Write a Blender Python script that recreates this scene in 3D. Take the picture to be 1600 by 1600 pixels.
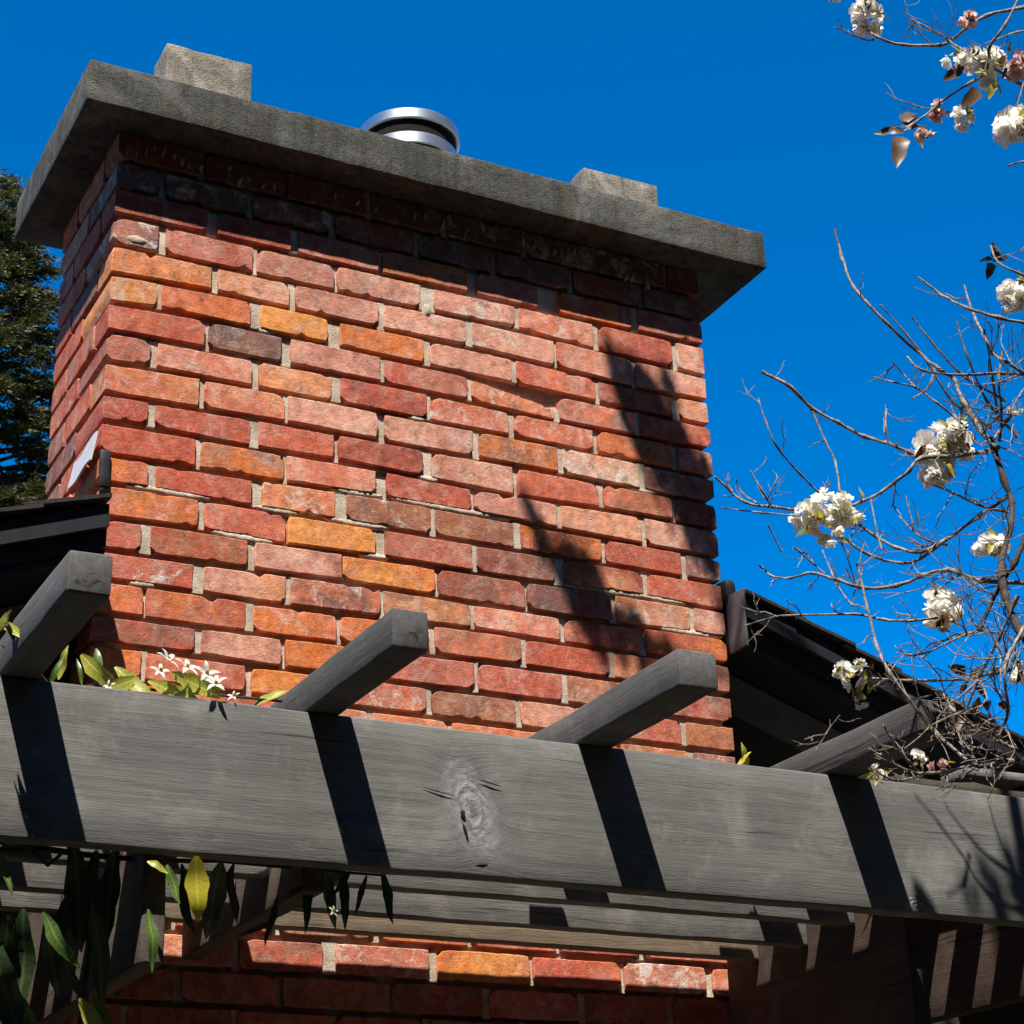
import bpy, bmesh, math, random
from mathutils import Vector, Matrix, noise
from math import sin, cos, radians, pi
random.seed(7)
scn = bpy.context.scene
for o in list(bpy.data.objects): bpy.data.objects.remove(o)

# ------------------------------------------------------------------ camera
CAM = Vector((-0.93461518, -3.53330027, -2.20085633))
YAW, PIT, ROL = radians(27.83270833), radians(23.4073117), radians(-1.93257057)
FPX = 3062.755
fw = Vector((sin(YAW)*cos(PIT), cos(YAW)*cos(PIT), sin(PIT)))
rt = Vector((cos(YAW), -sin(YAW), 0)); up = rt.cross(fw)
rt, up = rt*cos(ROL)+up*sin(ROL), -rt*sin(ROL)+up*cos(ROL)
cam = bpy.data.cameras.new('camera'); co = bpy.data.objects.new('camera', cam)
scn.collection.objects.link(co)
m = Matrix((rt, up, -fw)).transposed().to_4x4(); m.translation = CAM
co.matrix_world = m
cam.sensor_width = 36; cam.lens = 36*FPX/1600; cam.clip_end = 2000; cam.clip_start = 0.05
scn.camera = co

# ------------------------------------------------------------------ sky, sun, exposure
LD = Vector((0.29, 0.43, -1.0)).normalized()          # direction the sunlight travels
w = bpy.data.worlds.new('World'); scn.world = w; w.use_nodes = True
nt = w.node_tree; bg = nt.nodes['Background']
sk = nt.nodes.new('ShaderNodeTexSky'); sk.sky_type = 'NISHITA'; sk.sun_disc = False
sk.sun_elevation = math.asin(-LD.z); sk.sun_rotation = math.atan2(-LD.x, -LD.y)
sk.altitude = 2500; sk.air_density = 1.0; sk.dust_density = 0.0; sk.ozone_density = 6.0
hs = nt.nodes.new('ShaderNodeHueSaturation'); hs.inputs['Saturation'].default_value = 1.42
nt.links.new(sk.outputs[0], hs.inputs['Color']); nt.links.new(hs.outputs[0], bg.inputs[0])
bg.inputs[1].default_value = 0.11
sl = bpy.data.lights.new('sun', 'SUN'); so = bpy.data.objects.new('sun', sl); scn.collection.objects.link(so)
sl.energy = 5.0; sl.angle = radians(0.5); sl.color = (1.0, 0.95, 0.87)
so.rotation_euler = LD.to_track_quat('-Z', 'Y').to_euler(); so.location = (-2, -3, 6)
vs = scn.view_settings; vs.view_transform = 'Standard'; vs.look = 'None'; vs.exposure = 1.0; vs.gamma = 1
vs.use_curve_mapping = False
KB = 1.06
K = 1.30                                               # lit brightness of a white surface facing the viewer

# ------------------------------------------------------------------ helpers
GROUND = -3.8
def ray(px, py): return fw + rt*((px-800)/FPX) - up*((py-800)/FPX)
def at(px, py, Y=0.0):
    v = ray(px, py); return CAM + v*((Y-CAM.y)/v.y)
def atz(px, py, Z):
    v = ray(px, py); return CAM + v*((Z-CAM.z)/v.z)
def lin(c): return tuple(((x/255)/12.92 if x/255 <= .04045 else ((x/255+.055)/1.055)**2.4) for x in c)
def alb(c, k=None): return tuple(min(.85, x/(k or K)) for x in lin(c))
def link(o):
    scn.collection.objects.link(o); return o
def mesh(name, verts, faces, mat=None, parent=None, smooth=None):
    me = bpy.data.meshes.new(name); me.from_pydata([tuple(v) for v in verts], [], faces); me.update()
    if mat: me.materials.append(mat)
    if smooth is not None:
        me.shade_smooth(); me.set_sharp_from_angle(angle=radians(smooth))
    o = bpy.data.objects.new(name, me); link(o)
    if parent: o.parent = parent
    return o
def empty(name, loc, label, cat, group=None):
    o = bpy.data.objects.new(name, None); link(o); o.location = loc; o.empty_display_size = .1
    return tag(o, label, cat, group)
def tag(o, label=None, cat=None, group=None, kind=None):
    if label: o['label'] = label
    if cat: o['category'] = cat
    if group: o['group'] = group
    if kind: o['kind'] = kind
    return o
def fix(o):
    """keep world place after parenting to an Empty that is not at the origin"""
    if o.parent and o.parent.parent is None and o.parent.type == 'EMPTY':
        o.location = Vector(o.location) - o.parent.location
    return o
def fbm(p, s=1.0, seed=0):
    return noise.fractal(Vector(p)*s + Vector((seed*3.1, seed*1.7, seed*2.3)), 1.0, 2.0, 3)

class MB:
    """collects geometry for ONE mesh"""
    def __init__(s): s.v = []; s.f = []
    def add(s, v, f):
        n = len(s.v); s.v += [Vector(x) for x in v]; s.f += [tuple(i+n for i in q) for q in f]
    def box(s, a, b):
        x0,y0,z0 = a; x1,y1,z1 = b
        s.add([(x0,y0,z0),(x1,y0,z0),(x1,y1,z0),(x0,y1,z0),(x0,y0,z1),(x1,y0,z1),(x1,y1,z1),(x0,y1,z1)],
              [(3,2,1,0),(4,5,6,7),(0,1,5,4),(1,2,6,5),(2,3,7,6),(3,0,4,7)])
    def tube(s, pts, rads, n=6, cap=True):
        pts = [Vector(p) for p in pts]; base = len(s.v); prev = None
        for i, p in enumerate(pts):
            t = (pts[min(i+1, len(pts)-1)] - pts[max(i-1, 0)]).normalized()
            a = t.orthogonal().normalized() if prev is None else (prev - t*prev.dot(t)).normalized()
            prev = a; b = t.cross(a)
            for k in range(n):
                an = 2*pi*k/n; s.v.append(p + (a*cos(an)+b*sin(an))*rads[i])
        for i in range(len(pts)-1):
            for k in range(n):
                a0 = base+i*n+k; a1 = base+i*n+(k+1) % n
                s.f.append((a0, a1, a1+n, a0+n))
        if cap:
            s.f.append(tuple(base+k for k in reversed(range(n))))
            s.f.append(tuple(base+(len(pts)-1)*n+k for k in range(n)))
    def build(s, name, mat, parent=None, smooth=None):
        return mesh(name, s.v, s.f, mat, parent, smooth)

def rough_box(name, a, b, mat, parent, seg=.05, bev=.004, amp=.002, seed=0, freq=9):
    """a box with softened, slightly uneven edges; object origin at its centre"""
    a = Vector(a); b = Vector(b); c = (a+b)/2; h = (b-a)/2
    bm = bmesh.new(); bmesh.ops.create_cube(bm, size=1)
    for v in bm.verts: v.co = Vector((v.co.x*2*h.x, v.co.y*2*h.y, v.co.z*2*h.z))
    for ax in range(3):
        n = min(60, int(2*h[ax]/seg))
        for i in range(1, n+1):
            d = -h[ax] + 2*h[ax]*i/(n+1); pl = Vector((0,0,0)); no = Vector((0,0,0)); pl[ax] = d; no[ax] = 1
            bmesh.ops.bisect_plane(bm, geom=bm.verts[:]+bm.edges[:]+bm.faces[:], plane_co=pl, plane_no=no)
    ed = [e for e in bm.edges if len(e.link_faces) == 2 and e.calc_face_angle(0) > 1]
    bmesh.ops.bevel(bm, geom=ed, offset=bev, segments=2, profile=.5, affect='EDGES', clamp_overlap=True)
    for v in bm.verts:
        p = v.co + c
        v.co += Vector((fbm(p, freq, seed+1), fbm(p, freq, seed+2), fbm(p, freq, seed+3)))*amp
    me = bpy.data.meshes.new(name); bm.to_mesh(me); bm.free(); me.materials.append(mat)
    me.shade_smooth(); me.set_sharp_from_angle(angle=radians(45))
    o = bpy.data.objects.new(name, me); link(o); o.location = c
    if parent: o.parent = parent; fix(o)
    return o

# ------------------------------------------------------------------ materials
class NM:
    def __init__(s, name, rough=.85):
        s.m = bpy.data.materials.new(name); s.m.use_nodes = True; s.t = s.m.node_tree
        s.b = s.t.nodes['Principled BSDF']; s.b.inputs['Roughness'].default_value = rough
        s.b.inputs['Specular IOR Level'].default_value = .25
    def n(s, typ, **kw):
        q = s.t.nodes.new('ShaderNode'+typ)
        for k, v in kw.items():
            if k.startswith('_'): setattr(q, k[1:], v)
            else:
                i = q.inputs[k]
                if isinstance(v, bpy.types.NodeSocket): s.t.links.new(v, i)
                else: i.default_value = v
        return q
    def obj(s, scale=None, rnd=False, rot=None):
        v = s.n('TexCoord').outputs['Object']
        if rnd:
            r = s.n('ObjectInfo').outputs['Random']
            v = s.n('VectorMath', _operation='ADD', **{}).outputs[0] if False else s._addrnd(v, r)
        if scale or rot:
            mp = s.n('Mapping'); s.t.links.new(v, mp.inputs[0])
            if scale: mp.inputs['Scale'].default_value = scale
            if rot: mp.inputs['Rotation'].default_value = rot
            v = mp.outputs[0]
        return v
    def _addrnd(s, v, r):
        mu = s.n('Math', _operation='MULTIPLY'); s.t.links.new(r, mu.inputs[0]); mu.inputs[1].default_value = 37.0
        ad = s.n('VectorMath', _operation='ADD'); s.t.links.new(v, ad.inputs[0]); s.t.links.new(mu.outputs[0], ad.inputs[1])
        return ad.outputs[0]
    def noise(s, vec, scale, detail=4, rough=.6, dist=0):
        q = s.n('TexNoise', Scale=scale, Detail=detail, Roughness=rough, Distortion=dist); s.t.links.new(vec, q.inputs['Vector'])
        return q.outputs['Fac']
    def ramp(s, fac, a, b, lo=0., hi=1.):
        q = s.n('MapRange', **{'From Min': a, 'From Max': b, 'To Min': lo, 'To Max': hi}); s.t.links.new(fac, q.inputs['Value'])
        return q.outputs[0]
    def math(s, op, a, b=None):
        q = s.n('Math', _operation=op)
        for i, x in enumerate((a, b)):
            if x is None: continue
            if isinstance(x, bpy.types.NodeSocket): s.t.links.new(x, q.inputs[i])
            else: q.inputs[i].default_value = x
        return q.outputs[0]
    def mix(s, fac, a, b, mode='MIX'):
        q = s.n('MixRGB', _blend_type=mode)
        for i, x in enumerate((fac, a, b)):
            if isinstance(x, bpy.types.NodeSocket): s.t.links.new(x, q.inputs[i])
            elif i == 0: q.inputs[0].default_value = x
            else: q.inputs[i].default_value = tuple(x)+(1,)*(4-len(x))
        return q.outputs[0]
    def out(s, col, bump=None, strength=.4, dist=.002):
        if isinstance(col, bpy.types.NodeSocket): s.t.links.new(col, s.b.inputs['Base Color'])
        else: s.b.inputs['Base Color'].default_value = tuple(col)+(1,)
        if bump is not None:
            q = s.n('Bump', Strength=strength, Distance=dist); s.t.links.new(bump, q.inputs['Height'])
            s.t.links.new(q.outputs[0], s.b.inputs['Normal'])
        return s.m

def brick_mat():
    M = NM('old_brick', .92); v = M.obj(rnd=True)
    A = M.n('Attribute', _attribute_type='OBJECT', _attribute_name='tone_a').outputs['Color']
    B = M.n('Attribute', _attribute_type='OBJECT', _attribute_name='tone_b').outputs['Color']
    bl = M.n('Attribute', _attribute_type='OBJECT', _attribute_name='bloom').outputs['Fac']
    c = M.mix(M.ramp(M.noise(v, 10, 4, .65, .8), .40, .60), A, B)
    c = M.mix(M.ramp(M.noise(v, 5, 3, .6, .3), .35, .65, 0, .15), c, (.30,.12,.07))
    c = M.mix(1, c, M.mix(M.ramp(M.noise(v, 45, 5, .7), .3, .7), (.58,.54,.50), (1.24,1.27,1.30)), 'MULTIPLY')
    c = M.mix(M.ramp(M.noise(v, 19, 5, .8, .8), .50, .68, 0, .42), c, M.mix(.55, c, (.80,.62,.50)))
    c = M.mix(M.ramp(M.noise(v, 85, 4, .8, .3), .50, .70, 0, .5), c, M.mix(1, c, (1.35,1.3,1.28), 'MULTIPLY'))
    ps = M.n('NewGeometry').outputs['Position']; mp = M.n('Mapping'); M.t.links.new(ps, mp.inputs[0]); mp.inputs['Scale'].default_value = (5., 5., 1.6)
    c = M.mix(M.ramp(M.noise(mp.outputs[0], 1.3, 5, .65, .4), .50, .70, 0, .38), c, M.mix(1, c, (.50,.46,.44), 'MULTIPLY'))
    c = M.mix(M.ramp(M.noise(mp.outputs[0], 2.9, 5, .7, .4), .56, .72, 0, .30), c, (.62,.50,.42))
    c = M.mix(M.ramp(M.noise(v, 60, 5, .8, .3), .35, .65, .0, .12), c, (.66,.48,.38))
    # pale lime bloom, sooty smears, small burnt pits
    wfac = M.math('MULTIPLY', M.ramp(M.noise(v, 24, 5, .75, .5), .52, .66), bl)
    c = M.mix(wfac, c, (.66,.58,.50))
    c = M.mix(M.ramp(M.noise(v, 30, 4, .7, .4), .58, .72, 0, .6), c, (.10,.055,.045))
    c = M.mix(M.ramp(M.noise(v, 170, 3, .6), .66, .74, 0, .8), c, (.06,.03,.02))
    h = M.math('ADD', M.noise(v, 55, 6, .75), M.math('MULTIPLY', M.noise(v, 260, 4, .7), .5))
    h = M.math('SUBTRACT', h, M.ramp(M.noise(v, 170, 3, .6), .66, .74, 0, .9))
    return M.out(c, h, .8, .0035)
def mortar_mat():
    M = NM('lime_mortar', .95); v = M.obj()
    c = M.mix(M.ramp(M.noise(v, 18, 5, .7), .35, .65), alb((188,165,142)), alb((236,222,202)))
    c = M.mix(M.ramp(M.noise(v, 300, 3, .7), .58, .7, 0, .6), c, (.10,.085,.07))
    return M.out(c, M.noise(v, 240, 5, .75), .8, .004)
def concrete_mat(name, a, b, dark, lich=.5):
    M = NM(name, .95); v = M.obj()
    c = M.mix(M.ramp(M.noise(v, 6, 6, .7, .5), .35, .65), a, b)
    c = M.mix(M.ramp(M.noise(v, 90, 5, .75), .5, .72, 0, .8), c, dark)
    c = M.mix(M.ramp(M.noise(v, 190, 3, .6), .6, .7, 0, .7), c, tuple(min(1,x*1.9) for x in b))
    st = M.noise(M.obj(scale=(30, 30, 2.2)), 1.0, 5, .7, .3)
    c = M.mix(M.ramp(st, .45, .68, 0, .65), c, dark)
    c = M.mix(M.ramp(M.noise(v, 4.2, 5, .7, .8), .50, .66, 0, .75), c, tuple(min(.6, x*1.75) for x in b))
    c = M.mix(M.ramp(M.noise(v, 38, 5, .75, .5), .55, .68, 0, .7), c, tuple(x*.45 for x in a))
    c = M.mix(M.ramp(M.noise(v, 13, 5, .7, 1.), .55, .7, 0, lich), c, alb((112,98,62)))
    h = M.math('ADD', M.noise(v, 70, 6, .75), M.math('MULTIPLY', M.noise(v, 280, 3, .7), .6))
    return M.out(c, h, .9, .006)
def wood_mat(name, a, b, dark, axis='x', knots=(), rnd=False, moss=0., vary=False):
    """weathered timber: grain stretched along one axis, bent round the knots"""
    M = NM(name, .85); v = M.obj(rnd=rnd)
    sx = {'x': (1.2, 26, 26), 'y': (26, 1.2, 26), 'z': (26, 26, 1.2)}[axis]
    base = v; kn = None
    for (kx, kz, rx, rz, tilt) in knots:
        sp = M.n('SeparateXYZ'); M.t.links.new(base, sp.inputs[0])
        dx = M.math('SUBTRACT', sp.outputs[0], kx); dz = M.math('SUBTRACT', sp.outputs[2], kz)
        dx = M.math('ADD', dx, M.math('MULTIPLY', dz, tilt))
        e = M.math('ADD', M.math('POWER', M.math('ABSOLUTE', M.math('DIVIDE', dx, rx)), 2.), M.math('POWER', M.math('ABSOLUTE', M.math('DIVIDE', dz, rz)), 2.))
        g = M.math('POWER', 2.718, M.math('MULTIPLY', e, -.55))
        bend = M.math('MULTIPLY', g, M.math('MULTIPLY', M.math('SIGN', dz), .035))
        cb = M.n('CombineXYZ'); M.t.links.new(bend, cb.inputs[2]); M.t.links.new(M.math('MULTIPLY', g, .10), cb.inputs[0])
        ad = M.n('VectorMath', _operation='ADD'); M.t.links.new(v, ad.inputs[0]); M.t.links.new(cb.outputs[0], ad.inputs[1]); v = ad.outputs[0]
        rg = M.math('MULTIPLY', M.math('SINE', M.math('ADD', M.math('MULTIPLY', M.math('SQRT', e), 11.), M.math('MULTIPLY', M.noise(base, 22, 4, .65), 16.))), .5)
        rg = M.math('MULTIPLY', M.math('ADD', rg, .5), g)
        kn = (g, rg) if kn is None else (M.math('MAXIMUM', kn[0], g), M.math('MAXIMUM', kn[1], rg))
    mp = M.n('Mapping'); M.t.links.new(v, mp.inputs[0]); mp.inputs['Scale'].default_value = sx; s = mp.outputs[0]
    gr = M.noise(s, 3.0, 7, .78, .3); fine = M.noise(s, 22, 5, .75, .2); blot = M.noise(base, 3.5, 4, .6)
    c = M.mix(M.ramp(gr, .36, .64), a, b)
    c = M.mix(M.ramp(fine, .56, .72, 0, .75), c, dark)
    c = M.mix(M.ramp(blot, .38, .68, 0, .5), c, dark)
    c = M.mix(M.ramp(M.noise(base, 9, 5, .7, .4), .52, .70, 0, .45), c, tuple(x*1.45 for x in b))
    c = M.mix(M.ramp(M.noise(s, .9, 4, .75, .8), .60, .66, 0, .8), c, tuple(x*.4 for x in dark))
    h = M.math('ADD', gr, M.math('MULTIPLY', fine, .7))
    if kn:
        c = M.mix(M.math('MULTIPLY', M.ramp(kn[0], .25, .8), M.ramp(M.noise(base, 55, 4, .7), .35, .6, .25, .95)), c, (.30,.30,.31))
        c = M.mix(M.math('MULTIPLY', M.ramp(kn[1], .45, .95), .55), c, tuple(x*.7 for x in dark))
        h = M.math('ADD', h, kn[1])
    if vary:
        q = M.ramp(M.n('ObjectInfo').outputs['Random'], 0, 1, .8, 1.55)
        cb = M.n('CombineXYZ')
        for i in range(3): M.t.links.new(q, cb.inputs[i])
        c = M.mix(1, c, cb.outputs[0], 'MULTIPLY')
    if moss:
        c = M.mix(M.ramp(M.noise(base, 14, 5, .75), .48, .62, 0, moss), c, (.055,.06,.018))
    return M.out(c, h, .45, .003)
def leaf_mat(name, a, b, trans=.25, rough=.45, rib=False):
    M = NM(name, rough); M.b.inputs['Specular IOR Level'].default_value = .4
    v = M.obj(rnd=True)
    c = M.mix(M.ramp(M.noise(v, 25, 4, .6), .35, .65), a, b)
    if rib:
        sp = M.n('SeparateXYZ'); M.t.links.new(M.n('TexCoord').outputs['Object'], sp.inputs[0]); ax = M.math('ABSOLUTE', sp.outputs[0])
        c = M.mix(M.ramp(ax, .003, .014, .7, 0), c, tuple(min(.8, x*1.8+.03) for x in b))
        wv = M.math('SINE', M.math('MULTIPLY', M.math('SUBTRACT', sp.outputs[1], M.math('MULTIPLY', ax, .9)), 75.))
        c = M.mix(M.ramp(wv, .75, 1., 0, .35), c, tuple(min(.8, x*1.5) for x in b))
        c = M.mix(M.ramp(M.noise(v, 9, 4, .7), .60, .72, 0, .6), c, (.10,.06,.015))
    tb = M.n('BsdfTranslucent'); M.t.links.new(c, tb.inputs[0]); mx = M.n('MixShader'); mx.inputs[0].default_value = trans
    out = M.t.nodes['Material Output']
    M.t.links.new(M.b.outputs[0], mx.inputs[1]); M.t.links.new(tb.outputs[0], mx.inputs[2]); M.t.links.new(mx.outputs[0], out.inputs[0])
    return M.out(c)
def plain_mat(name, a, b, rough=.6, scale=20, metal=0., bump=.2):
    M = NM(name, rough); M.b.inputs['Metallic'].default_value = metal; v = M.obj()
    c = M.mix(M.ramp(M.noise(v, scale, 5, .65), .35, .65), a, b)
    return M.out(c, M.noise(v, scale*5, 4, .7), bump, .002)

BRICK = brick_mat(); MORTAR = mortar_mat()
CONC = concrete_mat('cap_concrete', alb((82,82,78)), alb((112,111,105)), (.022,.022,.02), .5)
BLOCK = concrete_mat('block_concrete', alb((150,142,130)), alb((178,170,156)), (.09,.085,.075), .15)
BEAMW = wood_mat('beam_wood', (.122,.120,.112), (.190,.186,.173), (.070,.068,.064), 'x',
                 knots=((at(736,1265,-.66).x-.85, at(736,1265,-.66).z+1.3415, .034, .062, .30), (at(1432,1418,-.66).x-.85, at(1432,1418,-.66).z+1.3415, .022, .014, 0.)))
RAFW = wood_mat('rafter_wood', (.055,.053,.052), (.095,.092,.089), (.026,.025,.024), 'y', rnd=True, vary=True)
CROSSW = wood_mat('crosspiece_wood', (.135,.128,.12), (.22,.205,.188), (.07,.064,.058), 'x', rnd=True)
TANW = wood_mat('tan_wood', (.20,.145,.10), (.33,.25,.17), (.11,.08,.055), 'x', rnd=True)
JOISTW = wood_mat('joist_wood', (.09,.068,.055), (.15,.115,.092), (.05,.036,.028), 'y', rnd=True)
BROWNW = wood_mat('brown_wood', (.055,.036,.028), (.10,.066,.05), (.028,.018,.014), 'y', rnd=True)
MOSSW = wood_mat('mossy_wood', (.045,.04,.032), (.09,.08,.065), (.018,.016,.012), 'x', moss=.8)
BLACKP = plain_mat('black_trim_paint', (.012,.013,.017), (.02,.021,.026), .55)
WALLP = plain_mat('charcoal_wall_paint', (.024,.026,.024), (.034,.036,.032), .8, 8)
FRIEZE = plain_mat('grey_trim_paint', (.085,.085,.088), (.12,.12,.124), .7)
ENDP = plain_mat('weathered_grey_trim', (.06,.06,.063), (.10,.10,.105), .75)
SHING = plain_mat('asphalt_shingle', (.02,.018,.017), (.05,.042,.038), .95, 60, 0, .6)
GALV = plain_mat('galvanised_metal', (.62,.64,.66), (.78,.79,.80), .38, 12, 1., .05)
FLASH = plain_mat('dull_flashing_metal', (.55,.56,.56), (.70,.70,.69), .55, 15, .25, .1)
GAPDARK = plain_mat('gap_shade_black', (.006,.006,.006), (.012,.012,.012), .95, 40, 0.)  # near-black, so the shade of the gap under the lid is in the colour
BARK = plain_mat('cherry_bark', (.022,.017,.015), (.085,.068,.058), .8, 70, 0, .7)
TWIG = plain_mat('twig_bark', (.06,.046,.038), (.36,.30,.245), .6, 90, 0, .6)
PETAL = leaf_mat('white_petal', (.88,.86,.77), (.90,.86,.80), .55, .6)
PINK = leaf_mat('pink_bud', (.70,.42,.40), (.78,.58,.54), .3, .6)
YLEAF = leaf_mat('young_leaf', (.30,.30,.03), (.46,.36,.05), .4)
BRONZE = leaf_mat('bronze_leaf', (.07,.035,.02), (.14,.08,.03), .25)
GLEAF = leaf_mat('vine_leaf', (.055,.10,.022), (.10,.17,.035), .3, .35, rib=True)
LLEAF = leaf_mat('lit_vine_leaf', (.24,.26,.035), (.40,.38,.06), .35, .4, rib=True)  # yellow-green leaf, with sunlit brightness put into the colour
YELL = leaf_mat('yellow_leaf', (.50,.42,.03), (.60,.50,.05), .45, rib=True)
DLEAF = leaf_mat('shaded_vine_leaf', (.018,.035,.014), (.035,.06,.02), .2, .35, rib=True)  # darker copy for hanging leaves, shade put into the colour
NEEDLE = leaf_mat('conifer_green', (.026,.036,.008), (.11,.105,.020), .2, .7)
CBARK = plain_mat('conifer_bark', (.05,.035,.025), (.10,.075,.055), .95, 30, 0, .8)
GRND = plain_mat('garden_soil', (.035,.03,.022), (.06,.052,.036), 1., 2, 0, .5)

# ------------------------------------------------------------------ setting
g = mesh('ground', [(-300,-300,GROUND),(300,-300,GROUND),(300,300,GROUND),(-300,300,GROUND)], [(0,1,2,3)], GRND)
tag(g, kind='structure')

# tall trees out of view, added to keep sky light off the chimney front
WOOD = leaf_mat('shade_tree_green', (.02,.035,.012), (.05,.07,.02), .15, .7)
wb = MB(); RW = random.Random(77)
def lump(c, rx, rz, seed, n=14, mm=20):
    V = []; F = []
    for i in range(n+1):
        th = pi*i/n
        for k in range(mm):
            ph = 2*pi*k/mm; d = Vector((sin(th)*cos(ph), sin(th)*sin(ph), cos(th)))
            q = 1+.28*fbm(d, 2.2, seed)+.16*fbm(d, 6, seed+9); V.append((c[0]+d.x*rx*q, c[1]+d.y*rx*q, c[2]+d.z*rz*q))
    for i in range(n):
        for k in range(mm): F.append((i*mm+k, (i+1)*mm+k, (i+1)*mm+(k+1) % mm, i*mm+(k+1) % mm))
    wb.add(V, F)
for i in range(17):
    a = radians(188+i*(352-188)/16); R0 = 8.6+RW.uniform(-.4, .5); cx, cy = .7+R0*cos(a), -.6+R0*sin(a); hgt = RW.uniform(10.2, 11.2)
    lump((cx, cy, GROUND+hgt*.55), 1.9, hgt*.46, i); lump((cx+RW.uniform(-.6, .6), cy, GROUND+hgt*.25), 2.0, hgt*.28, i+40)
    wb.tube([(cx, cy, GROUND), (cx, cy, GROUND+hgt*.4)], [.25, .15], 8)
o = wb.build('added_shade_trees', WOOD, None, 80); tag(o, 'mass of tall dark trees added behind the viewer to block sky light', 'trees', kind='stuff')

# ------------------------------------------------------------------ chimney
W = 1.475; DEP = 0.447; CAPZ = 0.273; CAPT = 0.102
chim = empty('chimney', (W/2, DEP/2, GROUND), 'red and orange brick chimney with a concrete cap, rising through the roof', 'chimney')
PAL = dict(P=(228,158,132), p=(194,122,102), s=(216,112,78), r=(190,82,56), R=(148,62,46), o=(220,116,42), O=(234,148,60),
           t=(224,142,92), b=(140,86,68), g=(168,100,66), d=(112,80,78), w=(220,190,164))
BOT = {1:[(180,380),(395,425),(657,480),(805,507),(928,545),(1050,575),(1100,590)],
2:[(180,427),(332,450),(455,480),(592,510),(730,537),(866,572),(990,607),(1105,627)],
3:[(175,472),(246,477),(392,510),(512,535),(662,567),(801,597),(930,627),(1110,665)],
4:[(170,515),(320,542),(441,565),(595,595),(730,622),(868,657),(1110,702)],
5:[(167,565),(235,570),(395,602),(519,625),(667,655),(795,677),(927,705),(1110,745)],
6:[(165,615),(312,637),(444,657),(590,687),(740,712),(872,737),(997,765),(1115,785)],
7:[(160,655),(232,662),(392,697),(522,715),(662,745),(802,775),(935,792),(1045,810),(1118,827)],
8:[(157,710),(305,730),(445,752),(590,772),(735,797),(1002,850),(1120,870)],
9:[(185,757),(232,760),(395,790),(522,810),(672,835),(802,855),(940,877),(1065,900),(1125,910)],
10:[(185,812),(310,825),(447,852),(587,867),(736,892),(867,910),(1005,927),(1125,952)],
11:[(187,862),(387,887),(535,905),(680,930),(820,952),(955,970),(1078,985),(1125,992)],
12:[(190,907),(302,922),(447,945),(595,962),(735,977),(875,1000),(1000,1018),(1115,1030)],
13:[(190,960),(385,987),(525,1002),(815,1035),(952,1057)],
14:[(197,1007),(305,1017),(440,1042),(742,1077),(880,1095)]}
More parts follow.
